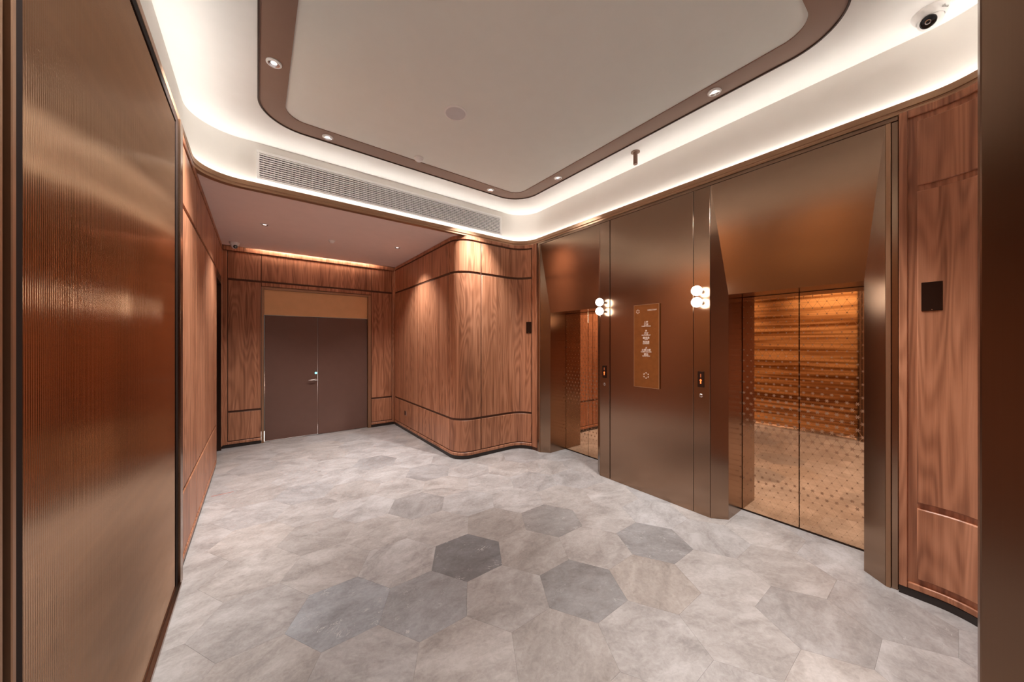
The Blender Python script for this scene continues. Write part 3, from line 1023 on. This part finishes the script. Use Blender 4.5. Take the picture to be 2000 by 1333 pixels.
for x, y, z, watt, angle, t, tilt in SPOTS:
    ld = bpy.data.lights.new('lamp', 'SPOT')
    ld.energy = watt
    ld.spot_size = math.radians(angle)
    ld.spot_blend = 1.0
    ld.color = (1.0, 0.985, 0.965)
    ld.shadow_soft_size = 0.02
    lo = bpy.data.objects.new('lamp', ld)
    COL.objects.link(lo)
    lo.parent = t
    lo.location = (0, 0, -0.012)
    lo.rotation_euler = Vector((*tilt, -1)).to_track_quat('-Z', 'Y').to_euler()

# ------------------------------------------------------------------ ceiling fittings
sp = empty('ceiling_speaker', (1.351, 2.587, ZS + 0.009))
tag(sp, 'round pale grey flush speaker in the cream ceiling field', 'speaker')
bm = bmesh.new()
lathe(bm, [(0.084, -0.008), (0.092, -0.008), (0.098, -0.004), (0.098, 0.0)], 48)
lathe(bm, [(0.084, -0.008), (0.083, -0.004)], 48)
link_mesh('rim', bm, M_PLASTIC, sp, 40)
bm = bmesh.new()
lathe(bm, [(0.0835, -0.0055), (0.05, -0.0065), (0, -0.007)], 48)
link_mesh('grille', bm, M_SPEAKER, sp, 40)

def detector(x, y, z, r, label):
    t = empty('smoke_detector', (x, y, z))
    bm = bmesh.new()
    lathe(bm, [(r, 0), (r, -0.010), (r * .92, -0.016), (r * .8, -0.017)], 32)
    link_mesh('base', bm, M_PLASTIC, t, 40)
    bm = bmesh.new()
    lathe(bm, [(r * .8, -0.016), (r * .72, -0.030), (r * .5, -0.037), (0, -0.038)], 32)
    link_mesh('cap', bm, M_PLASTIC, t, 40)
    tag(t, label, 'smoke detector', 'ceiling smoke detectors')
detector(1.366, 3.45, ZS + 0.009, 0.05, 'white smoke detector at the edge of the cream ceiling field')
detector(0.856, 5.43, ZC, 0.042, 'faint pale detector on the rose brown soffit')

spr = empty('sprinkler_tube', (3.084, 1.995, ZS))
tag(spr, 'short brown tube hanging from the cream ceiling margin above the elevators', 'sprinkler')
bm = bmesh.new()
lathe(bm, [(0, 0), (0.044, 0), (0.044, -0.006), (0.036, -0.010), (0, -0.010)], 28)
link_mesh('rosette', bm, M_RING, spr, 40)
bm = bmesh.new()
lathe(bm, [(0.024, -0.009), (0.024, -0.020), (0.021, -0.022), (0.021, -0.125), (0.019, -0.128), (0.014, -0.126), (0, -0.118)], 24)
link_mesh('tube', bm, M_RING, spr, 40)

def dome_camera(x, y, z, look, label, r=0.05, text_=False):
    t = empty('dome_camera', (x, y, z))
    bm = bmesh.new()
    lathe(bm, [(r * 1.35, 0), (r * 1.35, -0.006), (r * 1.28, -0.018), (r * 1.08, -0.042), (r * 0.98, -0.045)], 40)
    link_mesh('housing', bm, M_PLASTIC, t, 40)
    c = Vector((0, 0, -0.045))
    bm = bmesh.new()
    lathe(bm, [(r * .95 * math.sin(PI * k / 20), -r * .95 * math.cos(PI * k / 20)) for k in range(21)], 36, Matrix.Translation(c))
    ball = link_mesh('ball', bm, M_PLASTIC, t, 60)
    dv = Vector(look).normalized()
    bm = bmesh.new()
    M_ = axis_to(dv, c + dv * r * 0.86)
    lathe(bm, [(r * .60, -0.004), (r * .60, r * .06), (r * .55, r * .10), (r * .5, r * .07), (0, r * .14)], 32, M_)
    link_mesh('lens_window', bm, M_BLACK, ball, 40)
    bm = bmesh.new()
    lathe(bm, [(r * .20, r * .10), (r * .22, r * .17), (r * .15, r * .19), (r * .13, r * .15)], 24, M_)
    link_mesh('lens', bm, M_CHROME, ball, 40)
    tag(t, label, 'camera', 'security cameras')
    if text_:
        nv = Vector((-0.50, -0.72, -0.48)).normalized()
        h = Vector((nv.x, nv.y, 0)).normalized()
        rt = Vector((0, 0, 1)).cross(nv).normalized()
        up = nv.cross(rt)
        rot = Matrix((rt, up, nv)).transposed().to_4x4()
        p = h * (r * 1.20) + Vector((0, 0, -0.029)) + nv * 0.0012
        text('alhua', 0.019, p.y, p.z, t, M_GREYINK, x=p.x, rot=rot)
    return t
dome_camera(3.165, 0.105, ZS, (-0.80, 0.12, -0.62), 'white security camera on the cream ceiling above the curved walnut panel', 0.056, True)
dome_camera(-0.265, 6.40, ZC, (0.35, -0.8, -0.55), 'white security camera on the soffit in the alcove corner', 0.045)

# ------------------------------------------------------------------ air grille on the cove wall
YG = YH + 0.05
gr = empty('air_grille', (1.45, YG, 3.335))
tag(gr, 'long white air grille in the cove wall above the alcove', 'air grille')
W2, H2 = 1.455, 0.142
bm = bmesh.new()
FW = 0.024
box(bm, -W2, W2, -0.014, 0, H2 - FW, H2, 0.002)
box(bm, -W2, W2, -0.014, 0, -H2, -H2 + FW, 0.002)
box(bm, -W2, -W2 + FW, -0.014, 0, -H2 + FW, H2 - FW, 0.002)
box(bm, W2 - FW, W2, -0.014, 0, -H2 + FW, H2 - FW, 0.002)
link_mesh('frame', bm, M_GRILLE, gr)
bm = bmesh.new()
box(bm, -W2 + FW, W2 - FW, -0.0012, -0.0004, -H2 + FW, H2 - FW)
link_mesh('backing', bm, M_DUCT, gr)
NS = 11
bm = bmesh.new()
box(bm, -W2 + FW, W2 - FW, -0.012, -0.003, -0.0052, 0.0052)
sl_me = None
for k in range(NS):
    z = -H2 + FW + (2 * H2 - 2 * FW) * (k + 0.5) / NS
    if k == 0:
        so = link_mesh('slat', bm, M_GRILLE, gr)
        sl_me = so.data
    else:
        so = bpy.data.objects.new('slat', sl_me)
        COL.objects.link(so)
        so.parent = gr
    so.location = (0, 0, z)
bm = bmesh.new()
k = -W2 + FW + 0.03
while k < W2 - FW:
    box(bm, k - 0.0014, k + 0.0014, -0.0060, -0.003, -H2 + FW, H2 - FW)
    k += 0.030
v = link_mesh('vanes', bm, M_GRILLE, gr)
v['kind'] = 'stuff'

# ------------------------------------------------------------------ small red tape mark on the floor
bm = bmesh.new()
prism(bm, [(-0.09, -0.006, 0.0004), (0.09, 0.004, 0.0004), (0.09, 0.012, 0.0004), (-0.09, 0.004, 0.0004)], (0, 0, 0.0005))
tp = link_mesh('tape_strip', bm, M_RED)
tp.location = (-0.29, 4.69, 0)
tag(tp, 'thin faded red tape strip on the stone floor by the walnut side wall', 'tape')

# glow from the lit room beyond the double door, seen only through the gap under one leaf
ld = bpy.data.lights.new('corridor_lamp', 'POINT')
ld.energy = 60
ld.color = (1, 0.95, 0.9)
ld.shadow_soft_size = 0.1
lo = bpy.data.objects.new('corridor_lamp', ld)
lo.location = (0.35, 7.25, 0.9)
COL.objects.link(lo)
